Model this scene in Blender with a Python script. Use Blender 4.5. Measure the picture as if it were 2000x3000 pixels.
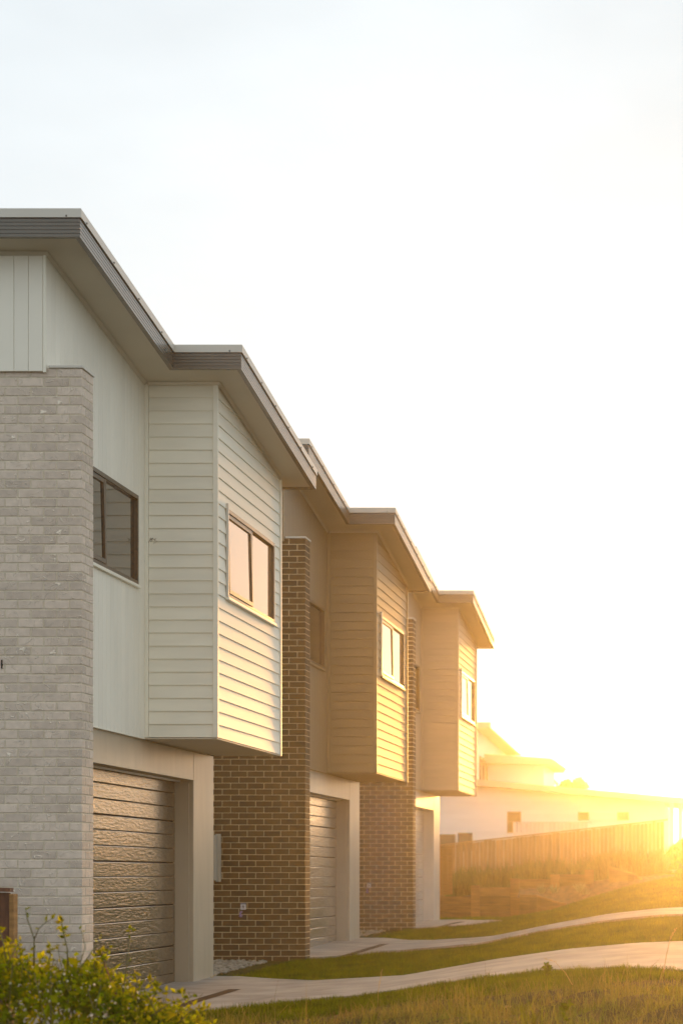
import bpy, bmesh, math, random
import numpy as np
from mathutils import Vector, Matrix
random.seed(7)
rng = np.random.default_rng(11)
R = math.radians
scene = bpy.context.scene
for o in list(bpy.data.objects):
    bpy.data.objects.remove(o)
COL = scene.collection

# ------------------------------------------------------------------ camera
CAMZ = 1.36
FPX = 6000.0            # focal length in photograph pixels
VX, VY = 2090.0, 2560.0  # where the level straight-ahead ray meets the picture
cam_d = bpy.data.cameras.new('camera')
cam = bpy.data.objects.new('camera', cam_d)
COL.objects.link(cam)
cam.location = (0, 0, CAMZ)
cam.rotation_euler = (R(90), 0, 0)
cam_d.sensor_fit = 'VERTICAL'
cam_d.sensor_height = 36.0
cam_d.sensor_width = 24.0
cam_d.lens = FPX / 3000 * 36.0
cam_d.shift_x = -(VX - 1000) / 3000
cam_d.shift_y = (VY - 1500) / 3000
cam_d.clip_start = 0.5
cam_d.clip_end = 2000
cam_d.dof.use_dof = True
cam_d.dof.focus_distance = 22.5
cam_d.dof.aperture_fstop = 2.4
scene.camera = cam

# ------------------------------------------------------------------ sky, sun, exposure
SUN_AZ, SUN_EL = 1.3, 3.8      # degrees: right of straight ahead, above the horizon
w = bpy.data.worlds.new('World')
scene.world = w
w.use_nodes = True
wn = w.node_tree
wn.nodes.clear()
sky = wn.nodes.new('ShaderNodeTexSky')
sky.sky_type = 'NISHITA'
sky.sun_disc = False
sky.sun_elevation = R(SUN_EL)
sky.sun_rotation = R(SUN_AZ)
sky.air_density = 0.8
sky.dust_density = 1.0
sky.ozone_density = 1.5
# thin high cloud: an even pale veil, a little uneven like real cirrus, over the whole sky
SKY_W, VEIL = 0.34, 6.5
tcw = wn.nodes.new('ShaderNodeTexCoord')
mpw = wn.nodes.new('ShaderNodeMapping')
mpw.inputs['Scale'].default_value = (1.0, 1.0, 2.6)
nzw = wn.nodes.new('ShaderNodeTexNoise')
nzw.inputs['Scale'].default_value = 3.0
nzw.inputs['Detail'].default_value = 4
nzw.inputs['Roughness'].default_value = 0.55
rgw = wn.nodes.new('ShaderNodeMapRange')
rgw.inputs['From Min'].default_value = 0.35
rgw.inputs['From Max'].default_value = 0.65
rgw.inputs['To Min'].default_value = 0.87 * VEIL
rgw.inputs['To Max'].default_value = 1.04 * VEIL
vcol = wn.nodes.new('ShaderNodeVectorMath'); vcol.operation = 'SCALE'
vcol.inputs[0].default_value = (0.91, 0.98, 1.01)
ssc = wn.nodes.new('ShaderNodeVectorMath'); ssc.operation = 'SCALE'
ssc.inputs['Scale'].default_value = SKY_W
vadd = wn.nodes.new('ShaderNodeVectorMath'); vadd.operation = 'ADD'
bg = wn.nodes.new('ShaderNodeBackground')
bg.inputs['Strength'].default_value = 0.10
wo = wn.nodes.new('ShaderNodeOutputWorld')
wn.links.new(tcw.outputs['Generated'], mpw.inputs['Vector'])
wn.links.new(mpw.outputs[0], nzw.inputs['Vector'])
wn.links.new(nzw.outputs[0], rgw.inputs['Value'])
wn.links.new(rgw.outputs[0], vcol.inputs['Scale'])
wn.links.new(sky.outputs[0], ssc.inputs[0])
wn.links.new(ssc.outputs[0], vadd.inputs[0])
wn.links.new(vcol.outputs[0], vadd.inputs[1])
wn.links.new(vadd.outputs[0], bg.inputs[0])
wn.links.new(bg.outputs[0], wo.inputs[0])

sun_d = bpy.data.lights.new('sun', 'SUN')
sun_d.energy = 5.0
sun_d.angle = R(5.0)
sun_d.color = (1.0, 0.46, 0.10)
sun = bpy.data.objects.new('sun', sun_d)
COL.objects.link(sun)
sv = Vector((math.sin(R(SUN_AZ)) * math.cos(R(SUN_EL)), math.cos(R(SUN_AZ)) * math.cos(R(SUN_EL)), math.sin(R(SUN_EL))))
sun.rotation_euler = (-sv).to_track_quat('-Z', 'Y').to_euler()
sun.location = (20, 60, 30)

scene.view_settings.view_transform = 'Standard'
scene.view_settings.look = 'None'
scene.view_settings.gamma = 1.0
scene.view_settings.exposure = 0.42
scene.view_settings.use_curve_mapping = False
scene.cycles.use_denoising = True
scene.cycles.max_bounces = 6
scene.cycles.volume_bounces = 0
scene.cycles.sample_clamp_indirect = 6

# ------------------------------------------------------------------ materials
MATS = {}


def mat(name, col, rough=0.6, var=0.12, scale=3.0, stretch=(1, 1, 1), bump=0.0, bscale=30.0, spec=0.5,
        metal=0.0, objvar=0.0, island=False, col2=None, transl=0.0, coat=0.0, tboost=1.7):
    """a Principled material whose colour wanders with noise, per object and per piece"""
    if name in MATS:
        return MATS[name]
    m = bpy.data.materials.new(name)
    m.use_nodes = True
    nt = m.node_tree
    N, L = nt.nodes, nt.links
    p = N['Principled BSDF']
    out = N['Material Output']
    tc = N.new('ShaderNodeTexCoord')
    mp = N.new('ShaderNodeMapping')
    mp.inputs['Scale'].default_value = stretch
    oi = N.new('ShaderNodeObjectInfo')
    # shift the pattern for each object so copies differ
    mul = N.new('ShaderNodeVectorMath'); mul.operation = 'SCALE'
    mul.inputs[0].default_value = (37.0, 19.0, 53.0)
    L.new(oi.outputs['Random'], mul.inputs['Scale'])
    add = N.new('ShaderNodeVectorMath'); add.operation = 'ADD'
    L.new(tc.outputs['Object'], add.inputs[0])
    L.new(mul.outputs[0], add.inputs[1])
    L.new(add.outputs[0], mp.inputs['Vector'])
    nz = N.new('ShaderNodeTexNoise')
    nz.inputs['Scale'].default_value = scale
    nz.inputs['Detail'].default_value = 5
    L.new(mp.outputs[0], nz.inputs['Vector'])
    ramp = N.new('ShaderNodeMapRange')
    ramp.inputs['From Min'].default_value = 0.3
    ramp.inputs['From Max'].default_value = 0.7
    L.new(nz.outputs[0], ramp.inputs['Value'])
    mixc = N.new('ShaderNodeMix'); mixc.data_type = 'RGBA'
    a = [c * (1 - var) for c in col]
    b = list(col2) if col2 else [min(1, c * (1 + var)) for c in col]
    mixc.inputs['A'].default_value = (*a, 1)
    mixc.inputs['B'].default_value = (*b, 1)
    L.new(ramp.outputs[0], mixc.inputs['Factor'])
    colour = mixc.outputs['Result']
    if objvar > 0:
        rnd = oi.outputs['Random']
        if island:
            ge = N.new('ShaderNodeNewGeometry')
            ad = N.new('ShaderNodeMath'); ad.operation = 'ADD'
            L.new(rnd, ad.inputs[0]); L.new(ge.outputs['Random Per Island'], ad.inputs[1])
            fr = N.new('ShaderNodeMath'); fr.operation = 'FRACT'
            L.new(ad.outputs[0], fr.inputs[0])
            rnd = fr.outputs[0]
        mr = N.new('ShaderNodeMapRange')
        mr.inputs['To Min'].default_value = 1 - objvar
        mr.inputs['To Max'].default_value = 1 + objvar
        L.new(rnd, mr.inputs['Value'])
        hs = N.new('ShaderNodeHueSaturation')
        L.new(mr.outputs[0], hs.inputs['Value'])
        L.new(colour, hs.inputs['Color'])
        colour = hs.outputs[0]
    L.new(colour, p.inputs['Base Color'])
    p.inputs['Roughness'].default_value = rough
    p.inputs['Metallic'].default_value = metal
    p.inputs['Specular IOR Level'].default_value = spec
    if coat:
        p.inputs['Coat Weight'].default_value = coat
        p.inputs['Coat Roughness'].default_value = min(0.15, rough)
    if bump > 0:
        nb = N.new('ShaderNodeTexNoise')
        nb.inputs['Scale'].default_value = bscale
        nb.inputs['Detail'].default_value = 6
        L.new(mp.outputs[0], nb.inputs['Vector'])
        bp = N.new('ShaderNodeBump')
        bp.inputs['Strength'].default_value = bump
        bp.inputs['Distance'].default_value = 0.01
        L.new(nb.outputs[0], bp.inputs['Height'])
        L.new(bp.outputs[0], p.inputs['Normal'])
    if transl > 0:
        tr = N.new('ShaderNodeBsdfTranslucent')
        tb = N.new('ShaderNodeVectorMath'); tb.operation = 'SCALE'   # light passing through a blade is stronger than light it reflects
        tb.inputs['Scale'].default_value = tboost
        L.new(colour, tb.inputs[0])
        L.new(tb.outputs[0], tr.inputs['Color'])
        ms = N.new('ShaderNodeMixShader')
        ms.inputs[0].default_value = transl
        L.new(p.outputs[0], ms.inputs[1])
        L.new(tr.outputs[0], ms.inputs[2])
        L.new(ms.outputs[0], out.inputs['Surface'])
    MATS[name] = m
    return m


def curl_brick(name, col):
    """pale brick with rope-like curls rolled into the face"""
    m = mat(name, col, rough=0.85, var=0.10, scale=14, bump=0.5, bscale=160, objvar=0.13, island=True)
    nt = m.node_tree
    N, L = nt.nodes, nt.links
    p = N['Principled BSDF']
    mp = [n for n in N if n.type == 'MAPPING'][0]
    nz = N.new('ShaderNodeTexNoise')
    nz.inputs['Scale'].default_value = 8.5
    nz.inputs['Detail'].default_value = 0.0
    nz.inputs['Distortion'].default_value = 1.6
    L.new(mp.outputs[0], nz.inputs['Vector'])
    s = N.new('ShaderNodeMath'); s.operation = 'SUBTRACT'; s.inputs[1].default_value = 0.5
    L.new(nz.outputs[0], s.inputs[0])
    ab = N.new('ShaderNodeMath'); ab.operation = 'ABSOLUTE'
    L.new(s.outputs[0], ab.inputs[0])
    mr = N.new('ShaderNodeMapRange')
    mr.inputs['From Min'].default_value = 0.0
    mr.inputs['From Max'].default_value = 0.022
    mr.inputs['To Min'].default_value = 1.0
    mr.inputs['To Max'].default_value = 0.0
    L.new(ab.outputs[0], mr.inputs['Value'])
    n2 = N.new('ShaderNodeTexNoise')
    n2.inputs['Scale'].default_value = 13
    n2.inputs['Detail'].default_value = 0
    L.new(mp.outputs[0], n2.inputs['Vector'])
    g = N.new('ShaderNodeMapRange')
    g.inputs['From Min'].default_value = 0.42
    g.inputs['From Max'].default_value = 0.48
    L.new(n2.outputs[0], g.inputs['Value'])
    mk = N.new('ShaderNodeMath'); mk.operation = 'MULTIPLY'
    L.new(mr.outputs[0], mk.inputs[0]); L.new(g.outputs[0], mk.inputs[1])
    src = p.inputs['Base Color'].links[0].from_socket
    mx = N.new('ShaderNodeMix'); mx.data_type = 'RGBA'
    L.new(mk.outputs[0], mx.inputs['Factor'])
    L.new(src, mx.inputs['A'])
    mx.inputs['B'].default_value = (*[min(1, c * 1.6) for c in col], 1)
    L.new(mx.outputs['Result'], p.inputs['Base Color'])
    old = p.inputs['Normal'].links[0].from_node
    b2 = N.new('ShaderNodeBump')
    b2.inputs['Strength'].default_value = 0.7
    b2.inputs['Distance'].default_value = 0.012
    L.new(mk.outputs[0], b2.inputs['Height'])
    L.new(old.outputs[0], b2.inputs['Normal'])
    L.new(b2.outputs[0], p.inputs['Normal'])
    return m


M_SOFFIT = mat('soffit_paint', (0.63, 0.58, 0.47), 0.55, 0.03, 1.5)
M_FASCIA = mat('fascia_metal', (0.105, 0.095, 0.07), 0.32, 0.05, 2, spec=0.6, coat=0.3)
M_FLASH = mat('flashing_metal', (0.60, 0.57, 0.50), 0.38, 0.04, 2, spec=0.6)
M_ROOF = mat('roof_sheet', (0.45, 0.43, 0.39), 0.4, 0.05, 2)
M_FRAME = mat('window_frame_bronze', (0.09, 0.065, 0.04), 0.35, 0.08, 6)
M_STEEL = mat('screw_steel', (0.12, 0.11, 0.10), 0.4, 0.1, 6)
M_CONC = mat('concrete', (0.31, 0.275, 0.235), 0.8, 0.3, 1.9, bump=0.25, bscale=60)
M_DRAIN = mat('drain_grate', (0.05, 0.045, 0.04), 0.95, 0.2, 20, spec=0.05)
M_SOIL = mat('soil', (0.10, 0.07, 0.045), 0.95, 0.35, 5, bump=0.8, bscale=25)
M_TIMBER = mat('treated_timber', (0.28, 0.145, 0.045), 0.75, 0.3, 3, stretch=(1, 1, 9), bump=0.35, bscale=40, objvar=0.22)
M_SLEEPER = mat('sleeper_timber', (0.19, 0.105, 0.035), 0.8, 0.3, 3, stretch=(1, 6, 9), bump=0.35, bscale=30, objvar=0.2)
M_PALING = mat('old_paling', (0.30, 0.175, 0.08), 0.8, 0.25, 3, stretch=(6, 1, 1), bump=0.3, bscale=30, objvar=0.28)
M_DARKPAL = mat('stained_paling', (0.13, 0.05, 0.022), 0.6, 0.3, 4, stretch=(9, 1, 1), bump=0.3, bscale=30, objvar=0.2)
M_FARROOF = mat('far_roof_metal', (0.42, 0.36, 0.27), 0.45, 0.05, 1)
M_WHITEH = mat('far_white_paint', (0.74, 0.72, 0.70), 0.6, 0.03, 1, objvar=0.03)
M_FARGLASS = mat('far_glass', (0.07, 0.05, 0.035), 0.15, 0.1, 1)
M_GLASS = mat('window_glass', (0.03, 0.022, 0.014), 0.02, 0.05, 1, spec=0.6, coat=0.7)
M_BAYGLASS = mat('peach_reflection_glass', (0.68, 0.38, 0.19), 0.03, 0.03, 1, spec=0.5, metal=0.5, coat=0.2)  # peach of the reflected sky is put into the pane colour
M_GRASS = mat('lawn_blade', (0.050, 0.098, 0.001), 0.6, 0.3, 2.2, objvar=0.5, island=True, col2=(0.13, 0.155, 0.002), transl=0.5, spec=0.03)
M_DRY = mat('dry_blade', (0.30, 0.20, 0.055), 0.6, 0.3, 1.5, objvar=0.35, island=True, col2=(0.13, 0.15, 0.02), transl=0.5, spec=0.15)
M_LEAF = mat('bush_leaf', (0.065, 0.115, 0.002), 0.5, 0.3, 2.5, objvar=0.5, island=True, col2=(0.22, 0.215, 0.003), transl=0.62, spec=0.08, tboost=2.1)
M_STEM = mat('plant_stem', (0.14, 0.12, 0.04), 0.6, 0.3, 5)
M_REDSTEM = mat('red_stem', (0.25, 0.07, 0.05), 0.5, 0.2, 5)
M_PETAL = mat('small_petal', (0.75, 0.68, 0.5), 0.6, 0.1, 5, transl=0.3)
M_STRAW = mat('straw', (0.42, 0.30, 0.12), 0.6, 0.2, 4, transl=0.4)
M_TREELEAF = mat('tree_leaf', (0.035, 0.045, 0.008), 0.6, 0.3, 1.5, objvar=0.3, island=True, transl=0.4)
M_BARK = mat('bark', (0.12, 0.085, 0.055), 0.9, 0.3, 6, bump=0.5)
M_PEBBLE = mat('pebble', (0.27, 0.235, 0.18), 0.8, 0.2, 8, objvar=0.3, island=True)
M_BOX = mat('meter_box_paint', (0.42, 0.40, 0.34), 0.5, 0.04, 3)
M_LABEL = mat('label_white', (0.72, 0.72, 0.74), 0.5, 0.03, 3)
M_LABELTOP = mat('label_blue_grey', (0.16, 0.19, 0.26), 0.5, 0.05, 3)
M_INK = mat('label_ink', (0.10, 0.05, 0.05), 0.6, 0.05, 3)
M_LILAC = mat('lilac_plastic', (0.32, 0.22, 0.42), 0.4, 0.06, 5)
M_DARK = mat('dark_gap', (0.02, 0.018, 0.015), 0.9, 0.1, 3)

# ------------------------------------------------------------------ mesh helpers


def new_mesh(name, verts, faces, m, smooth=False):
    me = bpy.data.meshes.new(name)
    me.from_pydata([tuple(v) for v in verts], [], faces)
    me.materials.append(m)
    if smooth:
        for p in me.polygons:
            p.use_smooth = True
    me.update()
    return me


def link(name, me, parent=None, loc=(0, 0, 0), label=None, category=None, group=None, kind=None):
    o = bpy.data.objects.new(name, me)
    COL.objects.link(o)
    if parent is not None:
        o.parent = parent
    o.location = loc
    for k, v in (('label', label), ('category', category), ('group', group), ('kind', kind)):
        if v:
            o[k] = v
    return o


BOXF = [(0, 3, 2, 1), (4, 5, 6, 7), (0, 1, 5, 4), (1, 2, 6, 5), (2, 3, 7, 6), (3, 0, 4, 7)]


def box_v(x0, x1, y0, y1, z0, z1):
    return [(x0, y0, z0), (x1, y0, z0), (x1, y1, z0), (x0, y1, z0), (x0, y0, z1), (x1, y0, z1), (x1, y1, z1), (x0, y1, z1)]


def cham_box(sx, sy, sz, c):
    """box centred on its origin with all twelve edges chamfered (44 triangles)"""
    hx, hy, hz = sx / 2, sy / 2, sz / 2
    bm = bmesh.new()
    bmesh.ops.create_cube(bm, size=1)
    for v in bm.verts:
        v.co = Vector((v.co.x * sx, v.co.y * sy, v.co.z * sz))
    bmesh.ops.bevel(bm, geom=bm.edges[:], offset=c, segments=1, affect='EDGES')
    V = [v.co.copy() for v in bm.verts]
    bm.verts.index_update()
    F = [[v.index for v in f.verts] for f in bm.faces]
    bm.free()
    return V, F


class MB:
    """collects shapes, then links them as one mesh object"""

    def __init__(self, org=(0, 0, 0)):
        self.v, self.f, self.o = [], [], Vector(org)

    def add(self, V, F):
        n = len(self.v)
        self.v += [Vector(p) - self.o for p in V]
        self.f += [[i + n for i in f] for f in F]
        return self

    def box(self, x0, x1, y0, y1, z0, z1):
        return self.add(box_v(min(x0, x1), max(x0, x1), min(y0, y1), max(y0, y1), min(z0, z1), max(z0, z1)), BOXF)

    def cham(self, x0, x1, y0, y1, z0, z1, c=0.006):
        V, F = cham_box(abs(x1 - x0), abs(y1 - y0), abs(z1 - z0), c)
        d = Vector(((x0 + x1) / 2, (y0 + y1) / 2, (z0 + z1) / 2))
        return self.add([v + d for v in V], F)

    def prism(self, A, B):
        """A and B are matching polygon rings"""
        n = len(A)
        F = [list(range(n))[::-1], list(range(n, 2 * n))]
        F += [[i, (i + 1) % n, n + (i + 1) % n, n + i] for i in range(n)]
        return self.add(list(A) + list(B), F)

    def tube(self, pts, rads, k=6):
        pts = [Vector(p) for p in pts]
        rings = []
        for i, p in enumerate(pts):
            t = (pts[min(i + 1, len(pts) - 1)] - pts[max(i - 1, 0)]).normalized()
            u = t.cross(Vector((0.31, 0.2, 0.93)))
            if u.length < 1e-3:
                u = t.cross(Vector((1, 0, 0)))
            u.normalize(); w_ = t.cross(u)
            rings.append([p + (u * math.cos(a) + w_ * math.sin(a)) * rads[i] for a in [2 * math.pi * j / k for j in range(k)]])
        n = len(pts)
        V = [q for r in rings for q in r]
        F = []
        for i in range(n - 1):
            for j in range(k):
                F.append([i * k + j, i * k + (j + 1) % k, (i + 1) * k + (j + 1) % k, (i + 1) * k + j])
        F.append(list(range(k))[::-1]); F.append([(n - 1) * k + j for j in range(k)])
        return self.add(V, F)

    def build(self, name, m, parent=None, loc=(0, 0, 0), smooth=False, **kw):
        return link(name, new_mesh(name, self.v, self.f, m, smooth), parent, loc, **kw)


def clip(poly, a, b, c):
    """keep the side a*u + b*v <= c of a convex polygon of (u, v)"""
    out = []
    n = len(poly)
    for i in range(n):
        p, q = poly[i], poly[(i + 1) % n]
        dp, dq = a * p[0] + b * p[1] - c, a * q[0] + b * q[1] - c
        if dp <= 0:
            out.append(p)
        if dp * dq < 0:
            t = dp / (dp - dq)
            out.append((p[0] + t * (q[0] - p[0]), p[1] + t * (q[1] - p[1])))
    return out


def cut_rect(u0, u1, v0, v1, hole):
    """rectangle minus a hole, as rectangles"""
    if hole is None:
        return [(u0, u1, v0, v1)]
    a0, a1, b0, b1 = hole
    if a1 <= u0 or a0 >= u1 or b1 <= v0 or b0 >= v1:
        return [(u0, u1, v0, v1)]
    out = []
    if a0 > u0: out.append((u0, a0, v0, v1))
    if a1 < u1: out.append((a1, u1, v0, v1))
    m0, m1 = max(u0, a0), min(u1, a1)
    if b0 > v0: out.append((m0, m1, v0, b0))
    if b1 < v1: out.append((m0, m1, b1, v1))
    return [r for r in out if r[1] - r[0] > 0.004 and r[3] - r[2] > 0.004]


def sstep(a, b, x):
    t = np.clip((x - a) / (b - a), 0, 1)
    return t * t * (3 - 2 * t)


# ------------------------------------------------------------------ terrain
def hill(X, Y):
    X = np.asarray(X, float); Y = np.asarray(Y, float)
    base = 0.0142 * (np.clip(Y, 0, 42) - 22)
    base = np.where(Y < 19, 0.0142 * -3 - 0.01 * (19 - np.clip(Y, 5, 19)), base)
    rise = 0.455 + 0.0133 * (np.clip(Y, 12, 60) - 22) + 0.22 * sstep(35, 48, Y)
    prof = np.interp(X, [-6, -4.8, -3.65, -2.6, -1.76, -0.93, -0.37, 1], [0, 0.02, 0.2, 0.55, 0.79, 0.94, 0.985, 1.0])
    z = base + rise * prof
    z = z + 1.25 * sstep(54, 74, Y) * sstep(-3.2, -0.8, X)
    # rough ground in front of the nearest drive
    near = sstep(19.0, 17.4, Y)
    z = z + near * (0.05 * np.sin(X * 3.1 + Y * 1.7) + 0.04 * np.sin(X * 7.3 - Y * 4.1) - 0.03)
    return z


DY = [0.0, 10.5, 21.0]
DZ = [0.0, 0.143, 0.29]


def drive_edges(X, dy):
    X = np.asarray(X, float)
    if dy == 0:
        near = np.interp(X, [-6.2, -5.9, -5.4, -5, -4.4, -3.9, -1.7, -0.9, -0.3, 1, 4], [19.3, 19.35, 19.75, 20.2, 20.85, 21.1, 21.1, 20.6, 19.9, 19.4, 19.3])
        far = np.interp(X, [-6.2, -5.9, -5.4, -4.8, -3.7, -2.6, -0.4, 4], [25.55, 25.5, 25.0, 24.6, 24.2, 24.6, 24.6, 24.9])
    else:
        near = 20.05 + dy + 1.15 * sstep(-5.5, -4.7, X) - 0.75 * sstep(-5.2, -5.9, X)
        far = 24.5 + dy - 0.9 * sstep(-5.0, -3.8, X) + 1.05 * sstep(-5.1, -5.9, X)
    if dy > 20:     # the last drive is cut short by the lawn
        far = np.minimum(far, near + (far - near) * sstep(-4.2, -4.9, X))
    return near, far


def on_drive(X, Y, pad=0.0):
    r = np.zeros(np.shape(X), bool)
    for dy in DY:
        n, f = drive_edges(X, dy)
        r |= (Y > n - pad) & (Y < f + pad)
    return r


def ground_sheet():
    xs = np.concatenate([np.linspace(-200, -20, 10), np.linspace(-16, -7.5, 12), np.arange(-7.2, 4.01, 0.2), np.linspace(5, 20, 10), np.linspace(30, 200, 8)])
    ys = np.concatenate([np.linspace(-60, 4, 8), np.arange(6, 62, 0.3), np.linspace(63, 90, 20), np.linspace(100, 240, 10)])
    XX, YY = np.meshgrid(xs, ys)
    ZZ = hill(XX, YY)
    # the drives are cut a little into the ground
    V = np.stack([XX, YY, ZZ], -1).reshape(-1, 3)
    nx, ny = len(xs), len(ys)
    F = [(j * nx + i, j * nx + i + 1, (j + 1) * nx + i + 1, (j + 1) * nx + i) for j in range(ny - 1) for i in range(nx - 1)]
    m = mat('ground_cover', (0.022, 0.034, 0.003), 0.95, 0.3, 1.3, bump=0.6, bscale=18, col2=(0.045, 0.045, 0.006), spec=0.1)
    nt = m.node_tree; N, L = nt.nodes, nt.links
    p = N['Principled BSDF']
    src = p.inputs['Base Color'].links[0].from_socket
    ge = N.new('ShaderNodeNewGeometry'); sx = N.new('ShaderNodeSeparateXYZ')
    L.new(ge.outputs['Position'], sx.inputs[0])
    nz = N.new('ShaderNodeTexNoise'); nz.inputs['Scale'].default_value = 1.7; nz.inputs['Detail'].default_value = 4
    L.new(ge.outputs['Position'], nz.inputs['Vector'])
    sc_ = N.new('ShaderNodeMath'); sc_.operation = 'MULTIPLY_ADD'; sc_.inputs[1].default_value = 2.6
    L.new(nz.outputs[0], sc_.inputs[0]); L.new(sx.outputs['Y'], sc_.inputs[2])
    mr = N.new('ShaderNodeMapRange')
    mr.inputs['From Min'].default_value = 19.9; mr.inputs['From Max'].default_value = 20.6
    mr.inputs['To Min'].default_value = 1; mr.inputs['To Max'].default_value = 0
    L.new(sc_.outputs[0], mr.inputs['Value'])
    mx = N.new('ShaderNodeMix'); mx.data_type = 'RGBA'
    L.new(mr.outputs[0], mx.inputs['Factor']); L.new(src, mx.inputs['A'])
    mx.inputs['B'].default_value = (0.075, 0.050, 0.014, 1)
    L.new(mx.outputs['Result'], p.inputs['Base Color'])
    o = link('ground', new_mesh('ground', V.tolist(), F, m, True))
    o['kind'] = 'structure'


ground_sheet()


def driveway(i):
    dy = DY[i]
    xs = np.arange(-6.48, 5.0 if i < 2 else -4.3, 0.14)
    nt_ = 14
    V, F = [], []
    for x in xs:
        n, f = drive_edges(x, dy)
        for t in range(nt_ + 1):
            y = float(n + (f - n) * t / nt_)
            z = float(max(hill(x, y) + 0.035, (DZ[i] - 0.004) if x < -5.6 else -9))
            V.append((x, y, z))
    k = nt_ + 1
    n0 = len(V)
    for a in range(len(xs) - 1):
        for t in range(nt_):
            F.append((a * k + t, (a + 1) * k + t, (a + 1) * k + t + 1, a * k + t + 1))
    # slab edges going down into the lawn
    for side in (0, nt_):
        base = len(V)
        for a in range(len(xs)):
            x, y, z = V[a * k + side]
            V.append((x, y, z - 0.12))
        for a in range(len(xs) - 1):
            q = (a * k + side, base + a, base + a + 1, (a + 1) * k + side)
            F.append(q if side == 0 else q[::-1])
    o = link('driveway', new_mesh('driveway', V, F, M_CONC))
    o['kind'] = 'structure'
    # strip drain in front of the garage door
    b = MB()
    for j in range(26):
        y0 = 19.75 + dy + j * 0.13
        for s_ in range(1):
            z = float(max(hill(-5.4, y0) + 0.035, DZ[i] - 0.004)) + 0.004
            b.add([(-5.47, y0, z), (-5.33, y0, z), (-5.33, y0 + 0.13, z), (-5.47, y0 + 0.13, z)], [(0, 1, 2, 3)])
    d = b.build('drain_channel', M_DRAIN)
    d['kind'] = 'structure'


for i in range(3):
    driveway(i)

# ------------------------------------------------------------------ townhouses
ORG = Vector((-6.2, 22.0, 0.0))
XW, XB, XG, XD = -6.183, -5.386, -6.22, -6.46
YB0, YB1 = 22.26, 25.5
XR1, XR2 = -5.75, -5.03
YR0, YR1, YR2 = 18.6, 21.82, 25.92
ZBAY = 2.845
SL = 0.126
PT = 6.05


def zs(y):
    return 6.70 - SL * (y - 22.26)


BRICK = {}


def brick_mesh(tag_, sx, sy, m):
    k = (tag_, round(sx, 3), round(sy, 3))
    if k not in BRICK:
        V, F = cham_box(sx - 0.002, sy - 0.001, 0.0748, 0.0035)
        BRICK[k] = new_mesh('brick', V, F, m)
    return BRICK[k]


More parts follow.
